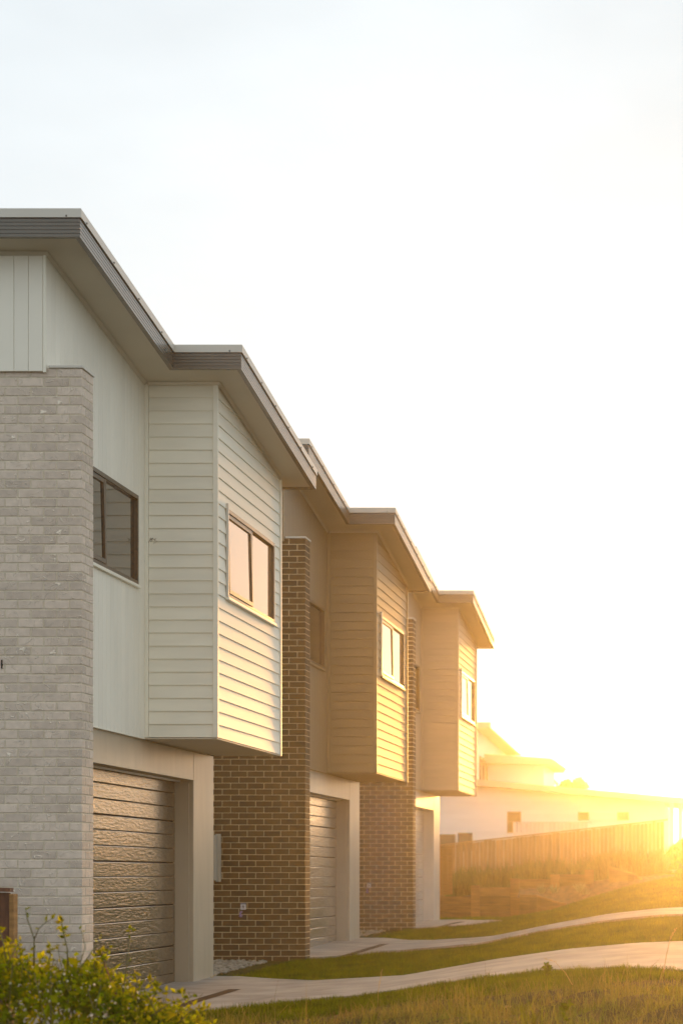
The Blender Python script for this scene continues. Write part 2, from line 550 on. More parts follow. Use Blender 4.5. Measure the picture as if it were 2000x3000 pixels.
def townhouse(i, label, cols):
    dy, dz = DY[i], DZ[i]
    house = link('townhouse', None, loc=ORG + Vector((0, dy, dz)), label=label, category='house', group='row of townhouses')
    XP = (-5.855, -5.88, -5.87)[i]
    YP = 19.0

    def nb():
        return MB(ORG)
    tg = 'h%d_' % i
    m_board = mat(tg + 'weatherboard', cols['board'], 0.55, 0.055, 1.2, stretch=(1, 0.3, 6), bump=0.05, bscale=60, objvar=0.03, spec=0.3)
    m_plank = mat(tg + 'plank', cols['plank'], 0.5, 0.04, 1.2, objvar=0.02)
    m_trim = mat(tg + 'trim', [c * 1.03 for c in cols['board']], 0.45, 0.02, 2)
    m_rend = mat(tg + 'render', cols['render'], 0.36, 0.07, 2.2, stretch=(1, 3, 0.7), bump=0.10, bscale=14, spec=0.6)
    m_door = mat(tg + 'garage_panel', cols['door'], 0.2, 0.35, 6, stretch=(1, 0.9, 4.5), bump=0.8, bscale=9, spec=0.8, metal=0.6, coat=0.3)
    m_mort = mat(tg + 'mortar', cols['mortar'], 0.9, 0.1, 20, bump=0.3, bscale=120)
    if i == 0:
        m_brick = curl_brick(tg + 'brick', cols['brick'])
    else:
        m_brick = mat(tg + 'brick', cols['brick'], 0.8, 0.2, 10, bump=0.25, bscale=120, objvar=0.27, island=True)

    # brick wall: mortar core with every brick on it
    XL = -13.0
    T = 0.35
    wall = link('brick_wall', None, house)
    b = nb().box(XL, XP - 0.005, YP + 0.005, YP + T - 0.003, -0.25, PT)
    me = new_mesh('mortar', b.v, b.f, m_mort)
    link('mortar', me, wall)
    ncourse = int((PT + 0.2) / 0.086)
    lst = []
    for k in range(ncourse):
        z = PT - 0.043 - k * 0.086
        e = XP
        # front face
        if k % 2 == 0:
            pos = [(e - 0.115 - j * 0.24, 0.23) for j in range(30)]
            lst += [(0, p, YP + 0.055, z, 0.23, 0.11) for p, L_ in pos]
            lst.append((1, e - 0.055, YP + 0.12 + 0.115, z, 0.11, 0.23))
        else:
            lst.append((0, e - 0.055, YP + 0.115, z, 0.11, 0.23))
            lst += [(0, e - 0.12 - 0.115 - j * 0.24, YP + 0.055, z, 0.23, 0.11) for j in range(29)]
            lst.append((1, e - 0.055, YP + 0.24 + 0.055, z, 0.11, 0.11))

    def seen(q):
        s, x, y, z, sx, sy = q
        sc = FPX / (y + dy)
        px = VX + x * sc
        pz = VY - (z + dz - CAMZ) * sc
        if s == 0:
            right = px + sx / 2 * sc
            lim = (0, 640, 1055)[i] if pz > (0, 2190, 2285)[i] else (0, 826, 1196)[i]
            if right < lim or pz > (2830, 2845, 2730)[i]:
                return 9
            if i == 0 and pz < 1095 and right < 140:
                return 9
            return 0 if sx > 0.2 else 1
        return 2 if pz < (2830, 2845, 2730)[i] else 9
    lst.sort(key=lambda q: (seen(q), -q[3]))
    for q in lst[:298]:
        s, x, y, z, sx, sy = q
        if seen(q) == 9:
            break
        jx, jy = random.uniform(-.0012, .0012), random.uniform(-.0015, .0015)
        link('brick', brick_mesh(tg, sx, sy, m_brick), wall, Vector((x + jx, y + jy, z)) - ORG)
    n_obj = sum(1 for q in lst[:298] if seen(q) != 9)
    rest = nb()
    for q in lst[n_obj:]:
        s, x, y, z, sx, sy = q
        if x < -9.5:
            continue
        V, F = cham_box(sx - 0.002, sy - 0.001, 0.0748, 0.0035)
        rest.add([v + Vector((x, y, z)) for v in V], F)
    rest.build('brickwork', m_brick, wall, kind='stuff')
    # coping on the pier
    nb().cham(XW + 0.02, XP + 0.012, YP - 0.012, YP + T + 0.01, PT + 0.001, PT + 0.026, 0.003).build('coping', M_FLASH, house)
    if i == 0:
        nb().box(-6.605, -6.592, YP - 0.006, YP + 0.01, 3.265, 3.345).build('weep_slot', M_DARK, house)

    # house body behind the cladding
    body = nb()
    A = [(XL, YP + T, 2.7), (XL, YB1 - 0.03, 2.7), (XL, YB1 - 0.03, zs(YB1) - 0.012), (XL, YP + T, zs(YP + T) - 0.012)]
    B = [(-6.34, y, z) for x, y, z in A]
    body.prism(A, B)
    body.box(XL, -6.62, YP + T, YB1 - 0.02, -0.2, 2.7)
    body.build('wall', m_trim, house)

    # vertical planks: front panel facing the camera
    win_w = (19.62, 22.0, 4.43, 5.42)
    zb = 6.015
    x = XW
    nb().cham(XW - 0.022, XW + 0.004, YP - 0.040, YP - 0.012, zb - 0.012, zs(YP), 0.003).build('corner_trim', m_trim, house)
    x1 = XW - 0.026
    while x1 > -8.2:
        x0 = max(x1 - 0.131, -8.3)
        nb().cham(x0, x1, YP - 0.034, YP - 0.008, zb, zs(YP - 0.03), 0.003).build('plank', m_plank, house)
        x1 = x0 - 0.003
    nb().box(XL, XW - 0.004, YP - 0.012, YP + T + 0.05, PT + 0.002, zs(YP + T + 0.05) - 0.002).build('wall', m_plank, house)
    # planks on the long face, cut round the window and under the raked soffit
    y = YP + 0.0
    while y < YB0 + 0.02:
        y1 = min(y + 0.128, YB0 + 0.03)
        for (u0, u1, v0, v1) in cut_rect(y, y1, (PT + 0.03) if y < YP + T else ZBAY - 0.01, 8.0, win_w):
            if y < YP + T and v1 > PT and v0 < PT:
                pass
            poly = clip([(u0, v0), (u1, v0), (u1, v1), (u0, v1)], SL, 1.0, 6.70 + SL * 22.26 - 0.002)
            if len(poly) < 3:
                continue
            c = 0.0025
            cu = sum(p[0] for p in poly) / len(poly)
            A = [(XW - 0.03, u, v) for u, v in poly]
            B = [(XW - c, u, v) for u, v in poly]
            C = [(XW, u + (c if u < cu else -c), v) for u, v in poly]
            n = len(poly)
            V = A + B + C
            F = [list(range(n))[::-1], list(range(2 * n, 3 * n))]
            for r in (0, 1):
                F += [[r * n + a, r * n + (a + 1) % n, (r + 1) * n + (a + 1) % n, (r + 1) * n + a] for a in range(n)]
            nb().add(V, F).build('plank', m_plank, house)
        y = y1 + 0.006
    # backing of the planks and bottom edge trim
    nb().box(-6.345, XW - 0.028, YP + T, YB0 + 0.05, ZBAY + 0.0, 4.4).build('wall', m_plank, house)
    nb().box(-6.345, XW + 0.006, YP + T + 0.01, YB0 + 0.03, ZBAY - 0.022, ZBAY - 0.011).build('edge_trim', m_trim, house)

    # bay
    bay = link('bay', None, house)
    core = nb()
    xi, yi = XB - 0.024, YB0 + 0.024
    A = [(-6.35, yi, ZBAY), (-6.35, YB1, ZBAY), (-6.35, YB1, zs(YB1) - 0.003), (-6.35, yi, zs(yi) - 0.003)]
    core.prism(A, [(XB - 0.13, yy, zz) for _, yy, zz in A])
    core.build('bay_wall', m_board, bay)
    win_b = (22.66, 25.13, 4.40, 5.42)
    E = 0.142
    k = 0
    while True:
        z0 = ZBAY + k * E
        z1 = z0 + E + 0.012
        if z0 > zs(YB0) - 0.01:
            break
        # board on the face towards the camera
        xa, xb = XW + 0.045, XB - 0.05
        top = min(z1, zs(yi) - 0.002)
        t1 = 0.021 - 0.014 * (top - z0) / (z1 - z0)
        A = [(xa, yi, z0), (xa, yi - 0.021, z0), (xa, yi - t1, top), (xa, yi, top)]
        nb().prism(A, [(xb, yy, zz) for _, yy, zz in A]).build('weatherboard', m_board, bay)
        # board on the street face
        for (u0, u1, v0, v1) in cut_rect(YB0 + 0.03, YB1 - 0.035, z0, z1, win_b):
            poly = clip([(u0, v0), (u1, v0), (u1, v1), (u0, v1)], SL, 1.0, 6.70 + SL * 22.26 - 0.002)
            if len(poly) < 3:
                continue
            A = [(xi, u, v) for u, v in poly]
            B = [(xi + 0.021 - 0.014 * (v - z0) / (z1 - z0), u, v) for u, v in poly]
            nb().prism(A, B).build('weatherboard', m_board, bay)
        k += 1
    zt = zs(YB0) - 0.004
    nb().cham(XB - 0.052, XB + 0.003, YB0 - 0.006, YB0 + 0.032, ZBAY - 0.004, zt, 0.002).build('corner_trim', m_trim, bay)
    nb().cham(XW + 0.001, XW + 0.042, YB0 - 0.004, YB0 + 0.03, ZBAY - 0.004, zs(YB0) - 0.004, 0.002).build('corner_trim', m_trim, bay)
    nb().cham(XB - 0.14, XB + 0.012, YB1 - 0.03, YB1 + 0.008, ZBAY - 0.02, zs(YB1) - 0.004, 0.002).build('corner_trim', m_trim, bay)
    nb().box(-6.2, XB - 0.012, YB0 + 0.012, YB1 - 0.002, ZBAY - 0.018, ZBAY - 0.006).build('bay_floor', M_SOFFIT if i == 0 else m_trim, bay)
    if i == 0:
        q = nb()
        for j in range(16):
            cx, cz = -6.105 + random.gauss(0, 0.02), 4.99 + random.gauss(0, 0.02)
            L_ = random.uniform(0.008, 0.03)
            an = random.uniform(-0.3, 1.4)
            dx, dz_ = L_ * math.cos(an), L_ * math.sin(an)
            q.tube([(cx, YB0 + 0.004, cz), (cx + dx, YB0 - 0.002, cz + dz_)], [0.0022, 0.0012], 4)
        q.build('mud_mark', M_SOIL, bay)

    # windows
    def window(xp, y0, y1, z0, z1, parent, swing=0.10, strip=True, glass=M_GLASS):
        win = link('window', None, parent)
        d0, d1 = xp - 0.052, xp + 0.012
        fr = nb()
        t = 0.042
        fr.box(d0, d1, y0, y1, z1 - t, z1).box(d0, d1, y0, y1, z0, z0 + t)
        fr.box(d0, d1, y0, y0 + t, z0 + t, z1 - t).box(d0, d1, y1 - t, y1, z0 + t, z1 - t)
        ym = (y0 + y1) / 2 + 0.03
        fr.box(d0, d1 - 0.01, ym - 0.02, ym + 0.02, z0 + t, z1 - t)
        fr.box(d0 - 0.1, d0 - 0.005, y0, y1, z0, z1)
        fr.build('frame', M_FRAME, win)
        # fixed light
        nb().box(d0 + 0.02, d0 + 0.026, ym + 0.02, y1 - t, z0 + t, z1 - t).build('pane', glass, win)
        # awning sash, pushed out at the bottom
        sa, gl = MB(ORG), MB(ORG)
        za, zb_ = z0 + t + 0.004, z1 - t - 0.004
        ya, yb = y0 + t + 0.004, ym - 0.024
        s_ = 0.045
        xo = xp - 0.012

        def shear(mb):
            for v in mb.v:
                v.x += swing * (zb_ - v.z)
        sa.box(xo - 0.03, xo + 0.012, ya, yb, zb_ - s_, zb_).box(xo - 0.03, xo + 0.012, ya, yb, za, za + s_)
        sa.box(xo - 0.03, xo + 0.012, ya, ya + s_, za + s_, zb_ - s_).box(xo - 0.03, xo + 0.012, yb - s_, yb, za + s_, zb_ - s_)
        gl.box(xo - 0.012, xo - 0.006, ya + s_, yb - s_, za + s_, zb_ - s_)
        shear(sa); shear(gl)
        sa.build('sash', M_FRAME, win)
        gl.build('pane', glass, win)
        nb().cham(xp - 0.04, xp + 0.034, y0 - 0.03, y1 + 0.02, z0 - 0.036, z0 - 0.002, 0.004).build('sill', m_trim, win)
        if strip:
            nb().cham(xp - 0.004, xp + 0.026, y0 - 0.036, y0 - 0.002, z0 - 0.001, z1 + 0.05, 0.003).build('side_flashing', M_FLASH, win)
            nb().cham(xp - 0.02, xp + 0.014, y1 + 0.001, y1 + 0.018, z0 - 0.001, z1 + 0.01, 0.003).build('side_flashing', m_trim, win)
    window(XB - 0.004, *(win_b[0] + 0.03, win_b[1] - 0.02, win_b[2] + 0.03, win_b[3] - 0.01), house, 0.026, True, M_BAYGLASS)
    window(XW, win_w[0], win_w[1], win_w[2] + 0.03, win_w[3], house, 0.026, False)

    # garage
    nb().box(-6.6, XG, YP + T + 0.02, 24.497, 2.48, ZBAY - 0.024).build('lintel', m_rend, house)
    nb().cham(-6.6, XG + 0.002, 24.503, YB1 - 0.02, -0.15, ZBAY - 0.02, 0.006).build('pillar', m_rend, house)
    nb().box(-6.6, XG, YP + T + 0.02, YP + T + 0.22, -0.15, 2.478).build('jamb', m_rend, house)
    door = link('garage_door', None, house)
    zz, kk = 0.012, 0
    P_ = 0.165
    while zz < 2.46:
        z1 = min(zz + P_, 2.50)
        g = 0.012 if kk % 3 == 2 else 0.005
        A = [(XD, 19.58, zz), (XD + 0.018, 19.58, zz + 0.002), (XD + 0.022, 19.58, zz + 0.007), (XD + 0.022, 19.58, z1 - g - 0.008),
             (XD + 0.018, 19.58, z1 - g), (XD, 19.58, z1 - g + 0.001)]
        nb().prism(A, [(a, 24.488, c) for a, _, c in A]).build('door_panel', m_door, door)
        zz += P_; kk += 1
    nb().box(XD - 0.03, XD - 0.004, 19.56, 24.5, 0.0, 2.6).build('door_backing', M_DARK, door)
    nb().box(XD + 0.023, XG - 0.05, 24.478, 24.499, 0.0, 2.44).build('door_guide', m_rend, door)
    nb().box(XD + 0.06, XD + 0.09, 19.58, 24.49, 2.455, 2.476).build('door_head_strip', M_FLASH, door)

    # roof: soffit, sheets, fascia, flashing, screws
    roof = link('roof', None, house)
    q = nb()
    for (xa, xb, ya, yb) in ((XL, XR1 - 0.03, YR0 + 0.03, YR2 - 0.03), (XR1 - 0.03, XR2 - 0.03, YR1 + 0.03, YR2 - 0.03)):
        A = [(xa, ya, zs(ya)), (xb, ya, zs(ya)), (xb, yb, zs(yb)), (xa, yb, zs(yb))]
        q.prism(A, [(a, b_, c + 0.012) for a, b_, c in A])
    q.build('soffit', M_SOFFIT, roof)
    q = nb()
    for (xa, xb, ya, yb) in ((XL, XR1 - 0.05, YR0 + 0.05, YR2 - 0.05), (XR1 - 0.05, XR2 - 0.05, YR1 + 0.05, YR2 - 0.05)):
        A = [(xa, ya, zs(ya) + 0.20), (xb, ya, zs(ya) + 0.20), (xb, yb, zs(yb) + 0.20), (xa, yb, zs(yb) + 0.20)]
        q.prism(A, [(a, b_, c + 0.02) for a, b_, c in A])
    q.build('roof_sheet', M_ROOF, roof)
    path = [(XL, YR0), (XR1, YR0), (XR1, YR1), (XR2, YR1), (XR2, YR2), (XL, YR2)]

    def along(profile):
        rings = []
        for j, (px, py) in enumerate(path):
            ns = []
            if j > 0:
                d = Vector((px - path[j - 1][0], py - path[j - 1][1])).normalized(); ns.append(Vector((d.y, -d.x)))
            if j < len(path) - 1:
                d = Vector((path[j + 1][0] - px, path[j + 1][1] - py)).normalized(); ns.append(Vector((d.y, -d.x)))
            nn = ns[0] if len(ns) == 1 else (ns[0] + ns[1]) / (1 + ns[0].dot(ns[1]))
            rings.append([(px + nn.x * a, py + nn.y * a, zs(py) + h) for a, h in profile])
        mb = nb()
        n = len(profile)
        V = [v for r in rings for v in r]
        F = [list(range(n)), [(len(rings) - 1) * n + t for t in range(n)][::-1]]
        for j in range(len(rings) - 1):
            F += [[j * n + t, (j + 1) * n + t, (j + 1) * n + (t + 1) % n, j * n + (t + 1) % n] for t in range(n)]
        return mb.add(V, F)
    prof = [(-0.055, -0.016), (0.0, -0.016)]
    h = -0.016
    for j in range(5):
        prof += [(0.0, h + 0.026), (-0.007, h + 0.0285), (-0.007, h + 0.0325), (0.0, h + 0.034)]
        h += 0.034
    prof += [(-0.055, h)]
    along(prof).build('fascia', M_FASCIA, roof)
    along([(-0.055, 0.160), (0.014, 0.158), (0.014, 0.236), (0.008, 0.242), (-0.28, 0.252), (-0.28, 0.246), (-0.055, 0.236)]).build('flashing', M_FLASH, roof)
    spots = [(XR1 - 0.12, YR0), (XR1 - 1.0, YR0), (XR2 - 0.12, YR1)]
    for a in np.arange(YR0 + 0.15, YR1 - 0.1, 0.85): spots.append((XR1, a))
    for a in np.arange(YR1 + 0.2, YR2, 0.72): spots.append((XR2, a))
    for (sx, sy) in spots:
        face = sx in (XR1, XR2)
        n = Vector((1, 0, 0)) if face else Vector((0, -1, 0))
        c = Vector((sx, sy, zs(sy) + 0.172)) + n * 0.012
        nb().tube([c, c + n * 0.006, c + n * 0.012], [0.009, 0.009, 0.005], 6).build('screw', M_STEEL, roof)
    # cornice strips where walls meet the soffit
    cs = 0.032

    def cornice(xa, ya, xb, yb, nx, ny):
        A = [(xa, ya, zs(ya) - 0.004), (xa, ya, zs(ya) - cs), (xa + nx * cs, ya + ny * cs, zs(ya + ny * cs) - 0.004)]
        B = [(xb, yb, zs(yb) - 0.004), (xb, yb, zs(yb) - cs), (xb + nx * cs, yb + ny * cs, zs(yb + ny * cs) - 0.004)]
        nb().prism(A, B).build('cornice', M_SOFFIT, roof)
    cornice(-8.5, YP - 0.036, XW + 0.03, YP - 0.036, 0, -1)
    cornice(XW + 0.002, YP - 0.04, XW + 0.002, YB0 - 0.008, 1, 0)
    cornice(XW + 0.04, YB0 - 0.008, XB + 0.03, YB0 - 0.008, 0, -1)
    cornice(XB + 0.005, YB0 - 0.02, XB + 0.005, YB1 + 0.01, 1, 0)
    return house, nb, XP, YP


PAL = [
    dict(board=(0.86, 0.82, 0.69), plank=(0.86, 0.82, 0.705), render=(0.44, 0.37, 0.27), door=(0.19, 0.14, 0.08), brick=(0.66, 0.56, 0.465), mortar=(0.62, 0.55, 0.42)),
    dict(board=(0.29, 0.22, 0.13), plank=(0.25, 0.19, 0.115), render=(0.42, 0.38, 0.31), door=(0.42, 0.37, 0.30), brick=(0.072, 0.041, 0.012), mortar=(0.50, 0.41, 0.27)),
    dict(board=(0.44, 0.37, 0.28), plank=(0.42, 0.36, 0.28), render=(0.60, 0.57, 0.52), door=(0.70, 0.68, 0.64), brick=(0.10, 0.058, 0.03), mortar=(0.66, 0.57, 0.45)),
]
LAB = ['nearest townhouse with cream weatherboard bay, pale curl-patterned brick pier and bronze garage door',
       'middle townhouse with taupe weatherboard bay, dark brown brick wall and pale garage door',
       'farthest townhouse of the row, hazy, with white garage door beside the timber retaining wall']
H = [townhouse(i, LAB[i], PAL[i]) for i in range(3)]

# meter box, recycled-water taps and their signs on the brown brick walls
for i in (1, 2):
    house, nb, XP, YP = H[i]
    if i == 1:
        mbx = link('meter_box', None, house)
        nb().cham(-7.55, -7.13, YP - 0.16, YP, 1.12, 1.77, 0.008).build('cabinet', M_BOX, mbx)
        nb().cham(-7.535, -7.145, YP - 0.172, YP - 0.161, 1.135, 1.755, 0.004).build('cabinet_door', M_BOX, mbx)
        nb().cham(-7.16, -7.09, YP - 0.05, YP, 1.10, 1.79, 0.004).build('side_flange', M_BOX, mbx)
    tx = (-6.77, -6.73)[i - 1]
    tz = (0.70, 0.80)[i - 1]
    sg = link('tap_sign', None, house)
    nb().box(tx - 0.037, tx + 0.037, YP - 0.012, YP - 0.004, tz, tz + 0.075).build('sign_plate', M_LABEL, sg)
    nb().box(tx - 0.037, tx + 0.037, YP - 0.013, YP - 0.004, tz + 0.0755, tz + 0.10).build('sign_header', M_LABELTOP, sg)
    ring = nb()
    rc = Vector((tx, YP - 0.0135, tz + 0.045))
    n = 20
    for a in range(n):
        a0, a1 = 2 * math.pi * a / n, 2 * math.pi * (a + 1) / n
        ring.add([rc + Vector((r * math.cos(t), 0, r * math.sin(t))) for r, t in ((0.018, a0), (0.023, a0), (0.023, a1), (0.018, a1))], [(0, 1, 2, 3)])
    s45 = 0.7071
    ring.add([rc + Vector((u * s45 - v * s45, 0, -u * s45 - v * s45)) for u, v in ((-0.02, -0.0022), (0.02, -0.0022), (0.02, 0.0022), (-0.02, 0.0022))], [(0, 1, 2, 3)])
    ring.add([rc + Vector((u, 0.0005, v)) for u, v in ((-0.008, -0.012), (0.007, -0.012), (0.010, 0.010), (-0.011, 0.010))], [(0, 1, 2, 3)])
    ring.add([rc + Vector((u, 0, v)) for u, v in ((-0.026, -0.036), (0.026, -0.036), (0.026, -0.031), (-0.026, -0.031))], [(0, 1, 2, 3)])
    ring.build('no_drinking_symbol', M_INK, sg)
    tp = link('water_tap', None, house)
    nb().tube([(tx - 0.02, YP, tz - 0.03), (tx - 0.02, YP - 0.06, tz - 0.03), (tx - 0.022, YP - 0.09, tz - 0.05), (tx - 0.024, YP - 0.095, tz - 0.10)], [0.012, 0.012, 0.012, 0.010], 8).build('spout', M_LILAC, tp, smooth=True)
    hd = nb()
    for a in (0.3, 1.35, 2.4):
        d = Vector((math.cos(a), 0, math.sin(a))) * 0.028
        c = Vector((tx - 0.02, YP - 0.075, tz - 0.085))
        hd.tube([c - d, c + d], [0.007, 0.007], 6)
    hd.build('handle', M_LILAC, tp)

# ------------------------------------------------------------------ things beyond the row


def at(px, py, Y):
    s = FPX / Y
    return Vector(((px - VX) / s, Y, CAMZ + (VY - py) / s))


# timber retaining wall beside the last house, stepping up to the right
def retaining_wall():
    Y = 49.2
    root = link('retaining_wall', None, loc=(-6.2, Y, 0.2), label='stepped retaining wall of timber sleepers and posts past the last townhouse', category='retaining wall')
    b0 = Vector((-6.2, Y, 0.2))

    def bld(x0, x1, y0, y1, z0, z1, n, m):
        MB(b0).cham(x0, x1, y0, y1, z0, z1, 0.012).build(n, m, root)
    segs = [(1240, 1380, 2626), (1380, 1498, 2600), (1498, 1615, 2576), (1615, 1725, 2562)]
    for (p0, p1, top) in segs:
        a, c = at(p0, top, Y), at(p1, top, Y)
        z1 = a.z
        z = z1
        while z > 0.1:
            bld(a.x + 0.004, c.x - 0.004, Y, Y + 0.075, z - 0.196, z, 'sleeper', M_SLEEPER)
            z -= 0.2
    for (p0, p1, top) in ((1380, 1405, 2594), (1495, 1521, 2574), (1612, 1638, 2562), (1712, 1738, 2548)):
        a, c = at(p0, top, Y), at(p1, top, Y)
        bld(a.x, c.x, Y - 0.10, Y - 0.004, 0.1, a.z, 'post', M_TIMBER)


retaining_wall()


def low_wall(name_label, pts, Y, depth):
    """low sleeper edging whose capped top runs down to the right into the lawn"""
    p0 = at(pts[0][0], pts[0][1], Y)
    root = link('garden_edging', None, loc=(p0.x, Y, p0.z - 0.5), label=name_label, category='retaining wall')
    o = Vector((p0.x, Y, p0.z - 0.5))
    W = [at(px, py, Y) for px, py in pts]
    for k in range(3):
        for j in range(len(W) - 1):
            a, c = W[j], W[j + 1]
            A = [(a.x + .003, Y, a.z - 0.2 * (k + 1) + 0.004), (c.x - .003, Y, c.z - 0.2 * (k + 1) + 0.004), (c.x - .003, Y, c.z - 0.2 * k), (a.x + .003, Y, a.z - 0.2 * k)]
            MB(o).prism(A, [(x, y + 0.075, z) for x, y, z in A]).build('sleeper', M_SLEEPER, root)
    for j in range(len(W) - 1):
        a, c = W[j], W[j + 1]
        A = [(a.x, Y - 0.03, a.z + 0.002), (c.x, Y - 0.03, c.z + 0.002), (c.x, Y - 0.03, c.z + 0.04), (a.x, Y - 0.03, a.z + 0.04)]
        MB(o).prism(A, [(x, y + 0.14, z) for x, y, z in A]).build('cap', M_TIMBER, root)
    MB(o).cham(W[1].x - 0.17, W[1].x + 0.0, Y - 0.06, Y - 0.002, W[1].z - 0.55, W[1].z - 0.01, 0.01).build('post', M_SLEEPER, root)


low_wall('low timber garden edging whose cap slopes down into the lawn, left of the mulch bed', [(1521, 2625), (1572, 2628), (1640, 2649), (1658, 2651)], 48.4, 0.1)
low_wall('low sloping timber edging with bright cap at the right end of the mulch bed', [(1782, 2543), (1858, 2563), (1872, 2577), (1955, 2597)], 49.0, 0.1)


def bank_z(X, Y):
    X = np.asarray(X, float)
    zb = 0.80 + 0.115 * (X + 6.5)
    return np.maximum(zb, hill(X, Y) + 0.004)


def bank():
    xs = np.arange(-9, -0.9, 0.25)
    ys = np.array([49.28, 50, 51, 52, 53, 54.5, 57])
    V, F = [], []
    for y in ys:
        for x in xs:
            z = float(bank_z(x, y)) + 0.05 * math.sin(x * 2.3 + y)
            if y > 55: z -= 0.5
            V.append((x, y, z))
    nx = len(xs)
    for j in range(len(ys) - 1):
        for i_ in range(nx - 1):
            F.append((j * nx + i_, j * nx + i_ + 1, (j + 1) * nx + i_ + 1, (j + 1) * nx + i_))
    base = len(V)
    o = link('bank', new_mesh('bank', V, F, mat('bank_soil', (0.12, 0.10, 0.035), 0.95, 0.3, 2, bump=0.5, bscale=20), True))
    o['kind'] = 'structure'
    # mulch slope between the walls and the lawn
    V, F = [], []
    xs = np.arange(-4.66, -0.85, 0.12)
    for a, x in enumerate(xs):
        px = VX + x * FPX / 48.4
        zl = float(hill(x, 48.45)) - 0.02
        zf = float(np.interp(px, [1520, 1572, 1640, 1660, 1800, 1960], [0.80, 0.78, 0.64, 0.62, 0.80, 1.0]))
        zf = max(zf, zl)
        zb = float(np.interp(px, [1520, 1640, 1760, 1960], [1.0, 1.05, 1.2, 1.35]))
        for t in range(5):
            y = 48.47 + 0.17 * t
            V.append((x, y, zf + (max(zb, zf) - zf) * t / 4 + 0.015 * math.sin(x * 31 + t * 5)))
    for a in range(len(xs) - 1):
        for t in range(4):
            F.append((a * 5 + t, (a + 1) * 5 + t, (a + 1) * 5 + t + 1, a * 5 + t + 1))
    o = link('garden_bed', new_mesh('garden_bed', V, F, mat('mulch', (0.16, 0.085, 0.04), 0.95, 0.35, 9, bump=0.8, bscale=60), True))
    o['kind'] = 'structure'


bank()


def paling_fence(label, A, B, ht, width, gap, m, rail=True, name='paling_fence', thick=0.018, group=None):
    """A, B: top ends of the fence in world space"""
    A, B = Vector(A), Vector(B)
    o = Vector((A.x, A.y, A.z - ht))
    root = link(name, None, loc=o, label=label, category='fence')
    L_ = math.hypot(B.x - A.x, B.y - A.y)
    ux = Vector((B.x - A.x, B.y - A.y, 0)).normalized()
    nn = Vector((ux.y, -ux.x, 0))
    n = max(1, int(L_ / (width + gap)))
    for k in range(n):
        t0, t1 = k * (width + gap), k * (width + gap) + width
        z0 = A.z + (B.z - A.z) * t0 / L_
        z1 = A.z + (B.z - A.z) * t1 / L_
        off = (0.0 if k % 2 else 0.014) + random.uniform(0, 0.003)
        j = random.uniform(-0.01, 0.004)
        P0, P1 = A + ux * t0, A + ux * t1
        ring = [(P0.x, P0.y, z0 - ht), (P1.x, P1.y, z1 - ht), (P1.x, P1.y, z1 + j), (P0.x, P0.y, z0 + j)]
        f = nn * off
        b_ = nn * (off - thick)
        MB(o).prism([(x + f.x, y + f.y, z) for x, y, z in ring], [(x + b_.x, y + b_.y, z) for x, y, z in ring]).build('paling', m, root)
    if rail:
        ring = [(A.x, A.y, A.z + 0.006), (B.x, B.y, B.z + 0.006), (B.x, B.y, B.z + 0.04), (A.x, A.y, A.z + 0.04)]
        f = nn * 0.04; b_ = nn * -0.05
        MB(o).prism([(x + f.x, y + f.y, z) for x, y, z in ring], [(x + b_.x, y + b_.y, z) for x, y, z in ring]).build('cap_rail', m, root)
    return root


paling_fence('long weathered timber paling fence climbing the grassy bank to the right', at(1205, 2488, 53.2), at(1955, 2404, 53.2), 1.75, 0.098, 0.006, M_PALING)
paling_fence('short orange timber paling fence standing on the retaining wall by the last house', at(1225, 2487, 49.3), at(1331, 2484, 49.3), 1.12, 0.11, 0.008, M_TIMBER)
fe = paling_fence('dark red-brown timber paling fence end at the left edge, against the pale brick wall', (-9.2, 17.4, 1.30), (-5.96, 17.4, 1.20), 1.25, 0.095, 0.006, M_DARKPAL)
ob = fe.location.copy()
MB(ob).cham(-5.968, -5.93, 17.36, 17.47, -0.05, 1.19, 0.005).build('post', M_TIMBER, fe)
paling_fence('pale pinkish panel fence in front of the far white house', at(1502, 2411, 74), at(1732, 2411, 74), 1.6, 0.13, 0.012, mat('pale_fence', (0.62, 0.52, 0.47), 0.6, 0.06, 2, objvar=0.08))


